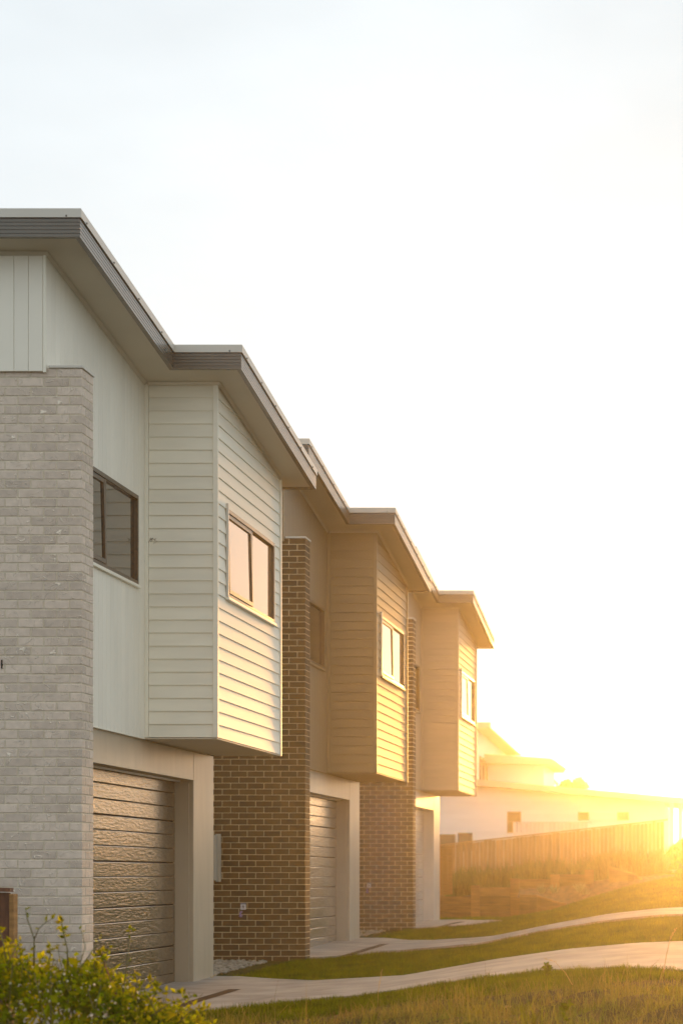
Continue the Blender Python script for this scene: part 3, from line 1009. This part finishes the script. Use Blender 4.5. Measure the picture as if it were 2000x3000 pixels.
# far white house behind the fence
def far_house():
    Y = 85.0
    o = at(1300, 2520, Y)
    o.z = 1.0
    root = link('white_house', None, loc=o, label='large white weatherboard house with low skillion roofs behind the fences', category='house')

    def m_():
        return MB(o)
    xl, xr = at(1120, 0, Y).x, at(1945, 0, Y).x

    def ztop(x):
        a, b_ = at(1395, 2303, Y), at(1940, 2352, Y)
        return a.z + (b_.z - a.z) * (x - a.x) / (b_.x - a.x)
    # core
    A = [(xl, Y + 0.03, 0.6), (xr, Y + 0.03, 0.6), (xr, Y + 0.03, ztop(xr)), (xl, Y + 0.03, ztop(xl))]
    m_().prism(A, [(x, y + 9, z) for x, y, z in A]).build('wall', M_WHITEH, root)
    wins = [(1485, 1525, 2378, 2440), (1692, 1724, 2379, 2403), (1807, 1841, 2379, 2403), (1286, 1333, 2444, 2494), (1341, 1383, 2440, 2494)]
    holes = []
    for (a, b_, t, u) in wins:
        p, q = at(a, t, Y), at(b_, u, Y)
        holes.append((p.x, q.x, q.z, p.z))
    z = 1.9
    while z < ztop(xl):
        pieces = [(xl, xr, z, z + 0.176)]
        for hl in holes:
            nw = []
            for pc in pieces:
                nw += cut_rect(*pc, hl)
            pieces = nw
        for (u0, u1, v0, v1) in pieces:
            a, b_ = at(1395, 2303, Y), at(1940, 2352, Y)
            sl = (b_.z - a.z) / (b_.x - a.x)
            poly = clip([(u0, v0), (u1, v0), (u1, v1), (u0, v1)], -sl, 1.0, a.z - sl * a.x)
            if len(poly) < 3:
                continue
            Aq = [(u, Y + 0.03, v) for u, v in poly]
            Bq = [(u, Y + 0.03 - (0.025 - 0.018 * (v - z) / 0.176), v) for u, v in poly]
            m_().prism(Aq, Bq).build('weatherboard', M_WHITEH, root)
        z += 0.176
    for hl in holes:
        wn_ = link('window', None, root)
        x0, x1, z0, z1 = hl
        f = m_()
        f.box(x0, x1, Y - 0.03, Y + 0.028, z1 - 0.05, z1).box(x0, x1, Y - 0.03, Y + 0.028, z0, z0 + 0.05)
        f.box(x0, x0 + 0.05, Y - 0.03, Y + 0.028, z0 + 0.05, z1 - 0.05).box(x1 - 0.05, x1, Y - 0.03, Y + 0.028, z0 + 0.05, z1 - 0.05)
        if z1 - z0 > 0.8:
            f.box(x0 + 0.05, x1 - 0.05, Y - 0.03, Y + 0.02, (z0 + z1) / 2, (z0 + z1) / 2 + 0.05)
        f.build('frame', M_FRAME, wn_)
        m_().box(x0 + 0.05, x1 - 0.05, Y + 0.004, Y + 0.012, z0 + 0.05, z1 - 0.05).build('pane', M_FARGLASS, wn_)
    p, q = at(1729, 2379, Y), at(1803, 2404, Y)
    m_().cham(p.x, q.x, Y - 0.03, Y + 0.02, q.z, p.z, 0.01).build('louvre_panel', M_WHITEH, root)
    # main skillion roof with deep eave
    x0, x1 = xl - 0.4, at(2160, 0, Y).x
    A = [(x0, Y - 0.55, ztop(x0) + 0.01), (x1, Y - 0.55, ztop(x1) + 0.01), (x1, Y - 0.55, ztop(x1) + 0.26), (x0, Y - 0.55, ztop(x0) + 0.26)]
    m_().prism(A, [(x, y + 10, z + 0.1) for x, y, z in A]).build('roof', M_FARROOF, root)
    for px in (1966, 1992, 2040):
        a = at(px, 2360, Y)
        m_().cham(a.x - 0.09, a.x + 0.09, Y - 0.1, Y + 0.08, 1.5, ztop(a.x) + 0.01, 0.01).build('carport_post', M_WHITEH, root)
    # upper storey with sloping roof
    Yb = 88.0
    xw = -10.15
    za = 7.55
    A = [(-16, Yb, 4.8), (-16, 100, 4.8), (-16, 100, za - 0.35), (-16, Yb, za)]
    m_().prism(A, [(xw, y, z) for _, y, z in A]).build('upper_wall', M_WHITEH, root)
    A = [(-17, Yb - 0.8, 7.575), (-9.5, Yb - 0.8, 7.575), (-9.5, 101, 7.19), (-17, 101, 7.19)]
    m_().prism(A, [(x, y, z + 0.24) for x, y, z in A]).build('upper_roof', M_FARROOF, root)
    for (ya, yb) in ((88.6, 89.6), (90.0, 90.9)):
        w2 = link('window', None, root)
        m_().box(xw + 0.001, xw + 0.05, ya, yb, 5.0, 6.45).build('frame', M_FRAME, w2)
        m_().box(xw + 0.051, xw + 0.058, ya + 0.08, yb - 0.08, 5.08, 6.37).build('pane', M_FARGLASS, w2)
    Yc = 91.2
    p, q = at(1428, 2240, Yc), at(1592, 2310, Yc)
    m_().box(p.x, q.x, Yc, Yc + 6, 4.6, at(0, 2240, Yc).z).build('block_wall', M_WHITEH, root)
    a, b_ = at(1416, 2208, Yc - 0.6), at(1622, 2222, Yc - 0.6)
    A = [(a.x, Yc - 0.6, a.z - 0.42), (b_.x - 0.12, Yc - 0.6, b_.z - 0.28), (b_.x, Yc - 0.6, b_.z - 0.08), (b_.x - 0.15, Yc - 0.6, b_.z), (a.x, Yc - 0.6, a.z)]
    m_().prism(A, [(x, y + 7.4, z) for x, y, z in A]).build('block_roof', M_FARROOF, root)


far_house()


# trees beyond the far roof
def tree(label, px, py, Y, r, n):
    top = at(px, py, Y)
    gz = float(hill(top.x, min(Y, 200)))
    base = Vector((top.x, Y, gz))
    root = link('tree', None, loc=base, label=label, category='tree', group='trees beyond the far roof')
    ch = top.z - gz
    m = MB()
    m.tube([(0, 0, -0.2), (0.05, 0, ch * 0.4), (0.0, 0.05, ch * 0.75)], [0.14, 0.1, 0.06], 7)
    for a in range(6):
        an = a * 1.05
        m.tube([(0, 0, ch * (0.45 + 0.04 * a)), (r * 0.6 * math.cos(an), r * 0.6 * math.sin(an), ch * (0.7 + 0.03 * a))], [0.05, 0.015], 5)
    m.build('trunk', M_BARK, root, smooth=True)
    V, F = [], []
    clumps = [(random.uniform(-1, 1) * r * .7, random.uniform(-1, 1) * r * .7, ch - r * random.uniform(0.25, 1.7), r * random.uniform(.28, .5)) for _ in range(16)]
    for k in range(n):
        cx, cy, cz, cr = random.choice(clumps)
        d = Vector((random.gauss(0, 1), random.gauss(0, 1), random.gauss(0, 1))).normalized() * cr * random.random() ** 0.4
        c = Vector((cx, cy, cz)) + d
        if c.z > ch: c.z = ch - random.random() * 0.1
        u = Vector((random.gauss(0, 1), random.gauss(0, 1), random.gauss(0, 1))).normalized()
        v = u.orthogonal().normalized()
        L_ = random.uniform(0.08, 0.16)
        b = len(V)
        V += [c - u * L_, c + v * L_ * .4, c + u * L_, c - v * L_ * .4]
        F.append((b, b + 1, b + 2, b + 3))
    link('crown', new_mesh('crown', V, F, M_TREELEAF), root)


tree('round bushy tree showing above the far white roof', 1664, 2279, 97, 0.95, 2600)
tree('thin sparse tree top left of the bushy tree above the far roof', 1612, 2288, 98, 0.55, 170)

# ------------------------------------------------------------------ grass and weeds


def blades(name, X, Y, Z, h, wd, lean, m, label=None, category=None, seg=1):
    n = len(X)
    ang = rng.uniform(0, 2 * np.pi, n)
    la = rng.uniform(0, 2 * np.pi, n)
    ll = np.abs(rng.normal(0, lean, n)) * h
    dx, dy = np.cos(ang) * wd / 2, np.sin(ang) * wd / 2
    tx, ty = np.cos(la) * ll, np.sin(la) * ll
    if seg == 1:
        V = np.empty((n, 3, 3))
        V[:, 0] = np.stack([X - dx, Y - dy, Z], 1)
        V[:, 1] = np.stack([X + dx, Y + dy, Z], 1)
        V[:, 2] = np.stack([X + tx, Y + ty, Z + h], 1)
        k = 3
        loops = np.arange(n * 3)
        starts = np.arange(0, n * 3, 3)
        tot = np.full(n, 3)
    else:
        V = np.empty((n, 5, 3))
        V[:, 0] = np.stack([X - dx, Y - dy, Z], 1)
        V[:, 1] = np.stack([X + dx, Y + dy, Z], 1)
        V[:, 2] = np.stack([X + tx * .35 + dx * .75, Y + ty * .35 + dy * .75, Z + h * .6], 1)
        V[:, 3] = np.stack([X + tx * .35 - dx * .75, Y + ty * .35 - dy * .75, Z + h * .6], 1)
        V[:, 4] = np.stack([X + tx, Y + ty, Z + h * (1 - 0.3 * np.clip(ll / h, 0, 1))], 1)
        base = np.arange(n)[:, None] * 5
        loops = np.concatenate([base + np.array([[0, 1, 2, 3]]), base + np.array([[3, 2, 4]])], 1).reshape(-1)
        starts = (np.arange(n)[:, None] * 7 + np.array([[0, 4]])).reshape(-1)
        tot = np.tile([4, 3], n)
    me = bpy.data.meshes.new(name)
    V = V.reshape(-1, 3)
    me.vertices.add(len(V)); me.vertices.foreach_set('co', V.reshape(-1).astype(np.float32))
    me.loops.add(len(loops)); me.loops.foreach_set('vertex_index', loops.astype(np.int32))
    me.polygons.add(len(starts)); me.polygons.foreach_set('loop_start', starts.astype(np.int32))
    me.polygons.foreach_set('loop_total', tot.astype(np.int32))
    me.materials.append(m)
    me.update(calc_edges=True)
    me.validate()
    o = link(name, me)
    o['kind'] = 'stuff'
    if label: o['label'] = label
    if category: o['category'] = category
    return o


_CL = [(rng.uniform(0, 2 * np.pi), rng.uniform(0.7, 1.5), rng.uniform(0, 6.28)) for _ in range(9)]


def clumpy(X, Y, f=1.0):
    """uneven growth, 0..1: a sum of waves in random directions"""
    v = 0
    for k, (a, q, p) in enumerate(_CL):
        c = 2.4 * f * q * (1 + 0.35 * k)
        v = v + np.sin(c * (X * np.cos(a) + Y * np.sin(a)) + p + 1.5 * np.sin(0.9 * f * (X * np.sin(a) - Y * np.cos(a)) + 2 * p))
    return np.clip(0.5 + 0.2 * v, 0, 1)


# lawns between the drives
parts = []
for (y0, y1, dens) in ((18.6, 21.3, 4600), (24.4, 31.2, 2600), (34.8, 41.5, 1500), (41.5, 49.3, 900), (49.3, 75, 160)):
    x0, x1 = (-6.6, 2.2) if y0 < 49 else (-1.6, 3)
    n = int((x1 - x0) * (y1 - y0) * dens)
    X = rng.uniform(x0, x1, n); Y = rng.uniform(y0, y1, n)
    keep = ~on_drive(X, Y, -0.05 * np.abs(rng.normal(0, 1, n))) & ~((X < -6.0) & (Y % 10.5 < 8.7) & (Y < 46)) 
    keep &= ~((X < -6.2 - 0.22 * (Y - 26)) & (Y > 25.3) & (Y < 29.0))
    if y0 < 19:
        keep &= rng.uniform(0, 1, n) < sstep(18.5, 19.3, Y + 0.35 * np.sin(X * 2.7))
    keep &= ~((Y > 48.5) & (Y < 49.3) & (X < -1.5))
    X, Y = X[keep], Y[keep]
    Z = hill(X, Y) - 0.005
    sc_ = {18.6: 1.15, 24.4: 1.0, 34.8: 1.15, 41.5: 1.35}.get(y0, 2.4)
    parts.append((X, Y, Z, rng.uniform(0.025, 0.065, len(X)) * (0.55 + 0.45 * clumpy(X, Y) + 0.45 * clumpy(X, Y, 4.3)) * sc_, np.full(len(X), 0.0075) * sc_ ** 1.3))
X, Y, Z, hh, ww = [np.concatenate(c) for c in zip(*parts)]
blades('lawn_grass', X, Y, Z, hh, ww, 0.45, M_GRASS, 'short mown green lawn between and around the concrete drives', 'grass')

# rough weeds and straw in front of the first drive
n = 130000
Y = rng.uniform(9.5, 19.9, n); X = rng.uniform(-5.6, 2.0, n)
keep = rng.uniform(0, 1, n) < (0.12 + 0.88 * clumpy(X, Y, 1.1)) * (0.35 + 0.65 * sstep(18.9, 17.9, Y))
X, Y = X[keep], Y[keep]
hh = (rng.gamma(1.6, 0.042, len(X)) * (0.5 + 1.0 * clumpy(X, Y, 0.8)) + 0.015) * (0.55 + 0.45 * sstep(19.6, 17.5, Y))
blades('rough_grass', X, Y, hill(X, Y) - 0.01, hh, rng.uniform(0.004, 0.009, len(X)), 0.75, M_DRY, 'dry straw and weeds on bare soil in the foreground', 'grass', seg=2)

# taller weed clumps standing out of the straw
cx = rng.uniform(-4.6, 1.2, 46); cy = rng.uniform(12.5, 18.4, 46)
X = np.repeat(cx, 34) + rng.normal(0, 0.045, 46 * 34); Y = np.repeat(cy, 34) + rng.normal(0, 0.045, 46 * 34)
hh = np.repeat(rng.uniform(0.08, 0.22, 46), 34) * rng.uniform(0.5, 1.1, 46 * 34)
blades('weed_clumps', X, Y, hill(X, Y) - 0.01, hh, rng.uniform(0.006, 0.013, len(X)), 0.55, mat('weed_blade', (0.10, 0.14, 0.004), 0.55, 0.3, 2, objvar=0.4, island=True, col2=(0.24, 0.20, 0.02), transl=0.5, spec=0.08), 'scattered taller weed clumps in the foreground straw', 'weeds', seg=2)

# long grass on the bank behind the retaining wall
n = 15000
X = rng.uniform(-6.5, -1.2, n); Y = rng.uniform(49.4, 53.0, n)
hh = rng.uniform(0.2, 0.75, n) * (0.55 + 0.7 * clumpy(X, Y))
blades('bank_grass', X, Y, bank_z(X, Y) - 0.02, hh, rng.uniform(0.012, 0.03, n), 0.5, mat('bank_blade', (0.16, 0.125, 0.035), 0.6, 0.3, 1, objvar=0.35, island=True, col2=(0.10, 0.11, 0.02), transl=0.4), 'tall yellow-green grass on the bank behind the retaining wall', 'grass', seg=2)


# pebbles at the foot of the brown walls
def pebbles():
    m = MB()
    bm = bmesh.new(); bmesh.ops.create_icosphere(bm, subdivisions=1, radius=1)
    V0 = [v.co.copy() for v in bm.verts]; bm.verts.index_update()
    F0 = [[v.index for v in f.verts] for f in bm.faces]; bm.free()
    for i in (1, 2):
        for k in range(900 if i == 1 else 350):
            x = random.uniform(-7.5, -6.35)
            y = random.uniform(25.7, 29.4) + (10.5 if i == 2 else 0)
            z = float(hill(x, y)) + 0.01
            s = random.uniform(0.012, 0.035)
            e = Matrix.Rotation(random.random() * 6, 3, 'Z')
            m.add([e @ Vector((v.x * s * 1.4, v.y * s, v.z * s * 0.7)) + Vector((x, y, z)) for v in V0], F0)
    o = m.build('pebbles', M_PEBBLE, smooth=True, label='pale pebble strip along the foot of the brown brick walls', category='pebbles')
    o['kind'] = 'stuff'


pebbles()


# leafy plants
def leaf_quads(V, F, c, d, L_, wd, fold=0.25):
    d = d.normalized()
    s = d.cross(Vector((random.gauss(0, 1), random.gauss(0, 1), random.gauss(0, 1)))).normalized()
    nrm = d.cross(s)
    b = len(V)
    V += [c, c + d * L_ * .45 + s * wd + nrm * wd * fold, c + d * L_, c + d * L_ * .45 - s * wd + nrm * wd * fold]
    F += [(b, b + 1, b + 2), (b, b + 2, b + 3)]


def bush():
    Yc = 13.2
    s = FPX / Yc
    base = Vector((-4.25, Yc, float(hill(-4.25, Yc))))
    root = link('bush', None, loc=base, label='sunlit yellow-green leafy bush in the lower left foreground', category='bush')
    prof_px = [-400, -100, 0, 90, 180, 260, 330, 400, 460, 540, 640]
    prof_py = [2770, 2765, 2782, 2790, 2800, 2815, 2850, 2882, 2915, 2955, 3010]
    V, F = [], []
    st = MB()
    n = 9000
    for k in range(n):
        px = random.uniform(-420, 600)
        topz = CAMZ + (VY - np.interp(px, prof_px, prof_py)) / s
        x = (px - VX) / s
        t = random.random()
        y = Yc + random.gauss(0, 0.42)
        zt = topz - 0.07 * abs(math.sin(px * 0.031) + 0.8 * math.sin(px * 0.053 + y * 4)) - 0.25 * min(1, ((y - Yc) / 1.0) ** 2)
        z = zt + random.gauss(0, 0.02) - abs(random.gauss(0, 0.20))
        if random.random() < 0.06: z += random.random() * 0.10
        g = float(hill(x, y))
        if z < g: z = g + random.random() * 0.1
        d = Vector((random.gauss(0, 1), random.gauss(0, 1), random.gauss(0.5, 0.7)))
        L_ = random.uniform(0.024, 0.06) * (1.6 if random.random() < 0.15 else 1)
        leaf_quads(V, F, Vector((x, y, z)) - base, d, L_, L_ * random.uniform(.2, .36))
    link('foliage', new_mesh('foliage', V, F, M_LEAF), root)
    # branches inside
    for k in range(90):
        px = random.uniform(-350, 480)
        x = (px - VX) / s
        y = Yc + random.gauss(0, 0.3)
        topz = CAMZ + (VY - np.interp(px, prof_px, prof_py)) / s
        g = float(hill(x, y))
        st.tube([Vector((x, y, g - 0.03)) - base, Vector((x + random.gauss(0, .05), y, (g + topz) / 2)) - base, Vector((x + random.gauss(0, .1), y, topz - 0.05)) - base], [0.006, 0.005, 0.002], 5)
    st.build('branches', M_STEM, root)
    # tall stalks rising out of the bush, one by one
    stalks = [([(100, 2830), (101, 2750), (80, 2690), (76, 2665)], 0.006, M_STEM, 3),
              ([(101, 2752), (115, 2720), (135, 2702), (158, 2690)], 0.004, M_STEM, 5),
              ([(200, 2840), (198, 2780), (186, 2730), (180, 2692)], 0.006, M_STEM, 26),
              ([(225, 2850), (262, 2800), (298, 2742)], 0.005, M_STEM, 3),
              ([(232, 2835), (250, 2775), (242, 2735), (234, 2722)], 0.003, M_STEM, 3),
              ([(345, 2930), (325, 2870), (305, 2820), (294, 2786)], 0.006, M_REDSTEM, 18),
              ([(300, 2850), (312, 2805), (322, 2775)], 0.004, M_STEM, 14),
              ([(355, 2950), (372, 2830), (384, 2720)], 0.005, M_STEM, 12),
              ([(360, 2900), (415, 2880), (455, 2866)], 0.004, M_STEM, 10),
              ([(470, 2995), (440, 2930), (415, 2885)], 0.005, M_STEM, 10),
              ([(10, 2850), (35, 2800), (60, 2756)], 0.005, M_STEM, 4),
              ([(20, 2830), (12, 2770), (0, 2720)], 0.005, M_STEM, 14),
              ([(60, 2800), (58, 2772), (50, 2758)], 0.003, M_STEM, 8),
              ([(180, 2830), (172, 2790), (172, 2772)], 0.003, M_STEM, 4),
              ([(400, 2940), (440, 2915), (480, 2905), (540, 2912)], 0.004, M_STEM, 30),
              ([(430, 2985), (500, 2940), (548, 2925), (575, 2918)], 0.004, M_STEM, 26),
              ([(440, 2940), (458, 2905), (462, 2880)], 0.004, M_STEM, 16),
              ([(280, 2860), (276, 2825), (284, 2800)], 0.004, M_STEM, 16),
              ([(140, 2825), (150, 2795), (146, 2772)], 0.004, M_STEM, 14),
              ([(395, 2920), (402, 2880), (398, 2850)], 0.004, M_STEM, 18),
              ([(520, 3000), (560, 2960), (610, 2950)], 0.004, M_STEM, 18),
              ([(30, 2810), (24, 2780), (34, 2758)], 0.004, M_STEM, 14)]
    for (pts, r, m, nl) in stalks:
        yy = Yc - random.uniform(0.05, 0.35)
        W = [at(px, py, yy) - base for px, py in pts]
        b = MB().tube(W, [r * (1 - 0.55 * j / (len(W) - 1)) for j in range(len(W))], 6)
        stem = b.build('stalk', m, root, smooth=True)
        V, F = [], []
        for k in range(nl):
            t = 1 - 0.7 * random.random() ** 1.5
            f = t * (len(W) - 1)
            j = min(int(f), len(W) - 2)
            c = W[j].lerp(W[j + 1], f - j)
            L_ = random.uniform(0.02, 0.055)
            leaf_quads(V, F, c, Vector((random.gauss(0, 1), random.gauss(0, .6), random.gauss(0.5, .7))), L_, L_ * .28)
        # bud at the tip
        for k in range(5):
            leaf_quads(V, F, W[-1], Vector((random.gauss(0, .5), random.gauss(0, .5), 1)), 0.014, 0.004)
        link('leaves', new_mesh('leaves', V, F, M_LEAF), stem)
    # little pale flowers
    for k in range(34):
        px = random.uniform(10, 420)
        py = np.interp(px, prof_px, prof_py) + random.uniform(15, 190)
        c = at(px, py, Yc - random.uniform(0.3, 0.7)) - base
        V, F = [], []
        for a in range(5):
            an = a * 1.2566
            d = Vector((math.cos(an), -0.5, math.sin(an)))
            leaf_quads(V, F, c, d, 0.010, 0.004)
        link('flower', new_mesh('flower', V, F, M_PETAL), root)


bush()


def seed_grass(label, pts, Y, r, head, m=M_STRAW, leaves=0, group=None):
    W = [at(px, py, Y) for px, py in pts]
    o = W[0].copy()
    root = link('weed', None, loc=o, label=label, category='weed', group=group)
    W = [p - o for p in W]
    MB().tube(W, [r * (1 - 0.5 * j / (len(W) - 1)) for j in range(len(W))], 5).build('stalk', m, root, smooth=True)
    V, F = [], []
    for k in range(head):
        t = 0.62 + 0.38 * k / max(1, head - 1)
        f = t * (len(W) - 1); j = min(int(f), len(W) - 2)
        c = W[j].lerp(W[j + 1], f - j)
        leaf_quads(V, F, c, Vector((random.choice((-1, 1)) * .6, random.gauss(0, .3), 0.6)), r * 5, r * 0.9)
    if head: link('seed_head', new_mesh('seed_head', V, F, m), root)
    V, F = [], []
    for k in range(leaves):
        f = random.random() * (len(W) - 1); j = min(int(f), len(W) - 2)
        c = W[j].lerp(W[j + 1], f - j)
        L_ = random.uniform(0.03, 0.06)
        leaf_quads(V, F, c, Vector((random.gauss(0, 1), random.gauss(0, .5), random.gauss(.6, .4))), L_, L_ * .25)
    if leaves: link('leaves', new_mesh('leaves', V, F, M_GRASS), root)


seed_grass('tall dry seed-head grass stem at the right edge over the drive', [(1942, 2850), (1950, 2800), (1962, 2750), (1978, 2722)], 16.5, 0.003, 16)
seed_grass('arching dry grass blade over the edge of the first drive', [(1675, 2885), (1655, 2850), (1625, 2818), (1592, 2808)], 16.8, 0.003, 10)
seed_grass('small leafy weed at the grass edge in front of the first drive', [(1600, 2856), (1602, 2838), (1598, 2822)], 17.2, 0.004, 0, M_STEM, 34)
seed_grass('dry upright weed on bare soil left of the leafy weed', [(1105, 2960), (1108, 2900), (1118, 2842)], 16.6, 0.003, 12)
seed_grass('bright green broad grass tuft at the bottom edge right of centre', [(1650, 2990), (1656, 2960), (1668, 2925)], 14.2, 0.004, 0, M_GRASS, 26)
seed_grass('broken orange straw at the foot of the first garage pillar', [(606, 2886), (618, 2866), (628, 2858)], 25.2, 0.006, 8)


def tuft(px, py, label):
    Y = 48.8
    c = at(px, py, Y)
    root = link('grass_tuft', None, loc=c, label=label, category='plant', group='pale tufts in the mulch bed')
    V, F = [], []
    for k in range(70):
        an = random.uniform(0, 6.28)
        sp = random.uniform(0, .16)
        leaf_quads(V, F, Vector((math.cos(an) * .03, math.sin(an) * .03, -0.02)), Vector((math.cos(an) * sp, math.sin(an) * sp, 0.2)), random.uniform(.16, .32), 0.006)
    link('leaves', new_mesh('leaves', V, F, mat('tuft_leaf', (0.24, 0.22, 0.12), 0.6, 0.2, 3, objvar=0.2, island=True, transl=0.4)), root)


for (px, py, lb) in ((1585, 2618, 'leftmost pale grass tuft in the mulch bed'), (1622, 2617, 'pale grass tuft beside the leftmost one in the mulch bed'),
                     (1695, 2612, 'upper pale grass tuft in the middle of the mulch bed'), (1712, 2630, 'lower spreading pale grass tuft in the mulch bed')):
    tuft(px, py, lb)


# soil heap beside the bush
def soil_heap(label, px, py, Y, w_, h_):
    c = at(px, py, Y)
    c.z = float(hill(c.x, Y)) - 0.05
    V, F = [], []
    nr, na = 7, 18
    for r in range(nr):
        t = r / (nr - 1)
        for a in range(na):
            an = 2 * math.pi * a / na
            rr = w_ * t * (1 + 0.18 * math.sin(3 * an + 1) + 0.1 * math.sin(7 * an))
            V.append((rr * math.cos(an), rr * math.sin(an) * 0.8, (h_ + 0.05) * (1 - t ** 1.6) + random.gauss(0, 0.012)))
    for r in range(nr - 1):
        for a in range(na):
            F.append((r * na + a, r * na + (a + 1) % na, (r + 1) * na + (a + 1) % na, (r + 1) * na + a))
    link('soil_heap', new_mesh('soil_heap', V, F, M_SOIL, True), None, c, label, 'soil')


soil_heap('small heap of dark brown soil at the right foot of the leafy bush', 575, 2975, 15.2, 0.34, 0.24)
soil_heap('lower clod of dark soil on the bare ground right of the heap', 740, 2990, 16.0, 0.20, 0.10)

CHIP = ['lower left pale chip on the bare soil right of the soil clod', 'upper pale chip on the bare soil right of the soil clod', 'rightmost and largest pale chip on the bare soil, below the leafy weed',
        'pale chip on the soil edge, second from the right', 'pale chip low in the straw at bottom centre', 'leftmost pale chip on the bare soil beside the soil clod']
# pale chips of bark and stone lying on the bare soil
for k, (px, py) in enumerate([(980, 2952), (996, 2941), (1486, 2893), (1385, 2905), (1330, 2930), (932, 2948)]):
    Y = 17.6
    c = at(px, py, Y)
    s_ = random.uniform(0.02, 0.04)
    c.z = float(hill(c.x, Y)) + 0.012
    V, F = cham_box(s_ * 1.8, s_, s_ * .5, s_ * .15)
    link('bark_chip', new_mesh('bark_chip', V, F, M_STRAW), None, c, CHIP[k], 'chip', 'chips on the bare soil')

# ------------------------------------------------------------------ hazy evening air
hz = MB().box(-230, 230, -90, 270, -4.0, 10.6)
mh = bpy.data.materials.new('haze')
mh.use_nodes = True
nt = mh.node_tree
nt.nodes.clear()
pv = nt.nodes.new('ShaderNodeVolumePrincipled')
pv.inputs['Color'].default_value = (0.95, 0.90, 0.82, 1)
pv.inputs['Density'].default_value = 0.00075
pv.inputs['Anisotropy'].default_value = 0.92
mo = nt.nodes.new('ShaderNodeOutputMaterial')
nt.links.new(pv.outputs[0], mo.inputs['Volume'])
hob = hz.build('haze', mh)
hob['kind'] = 'stuff'
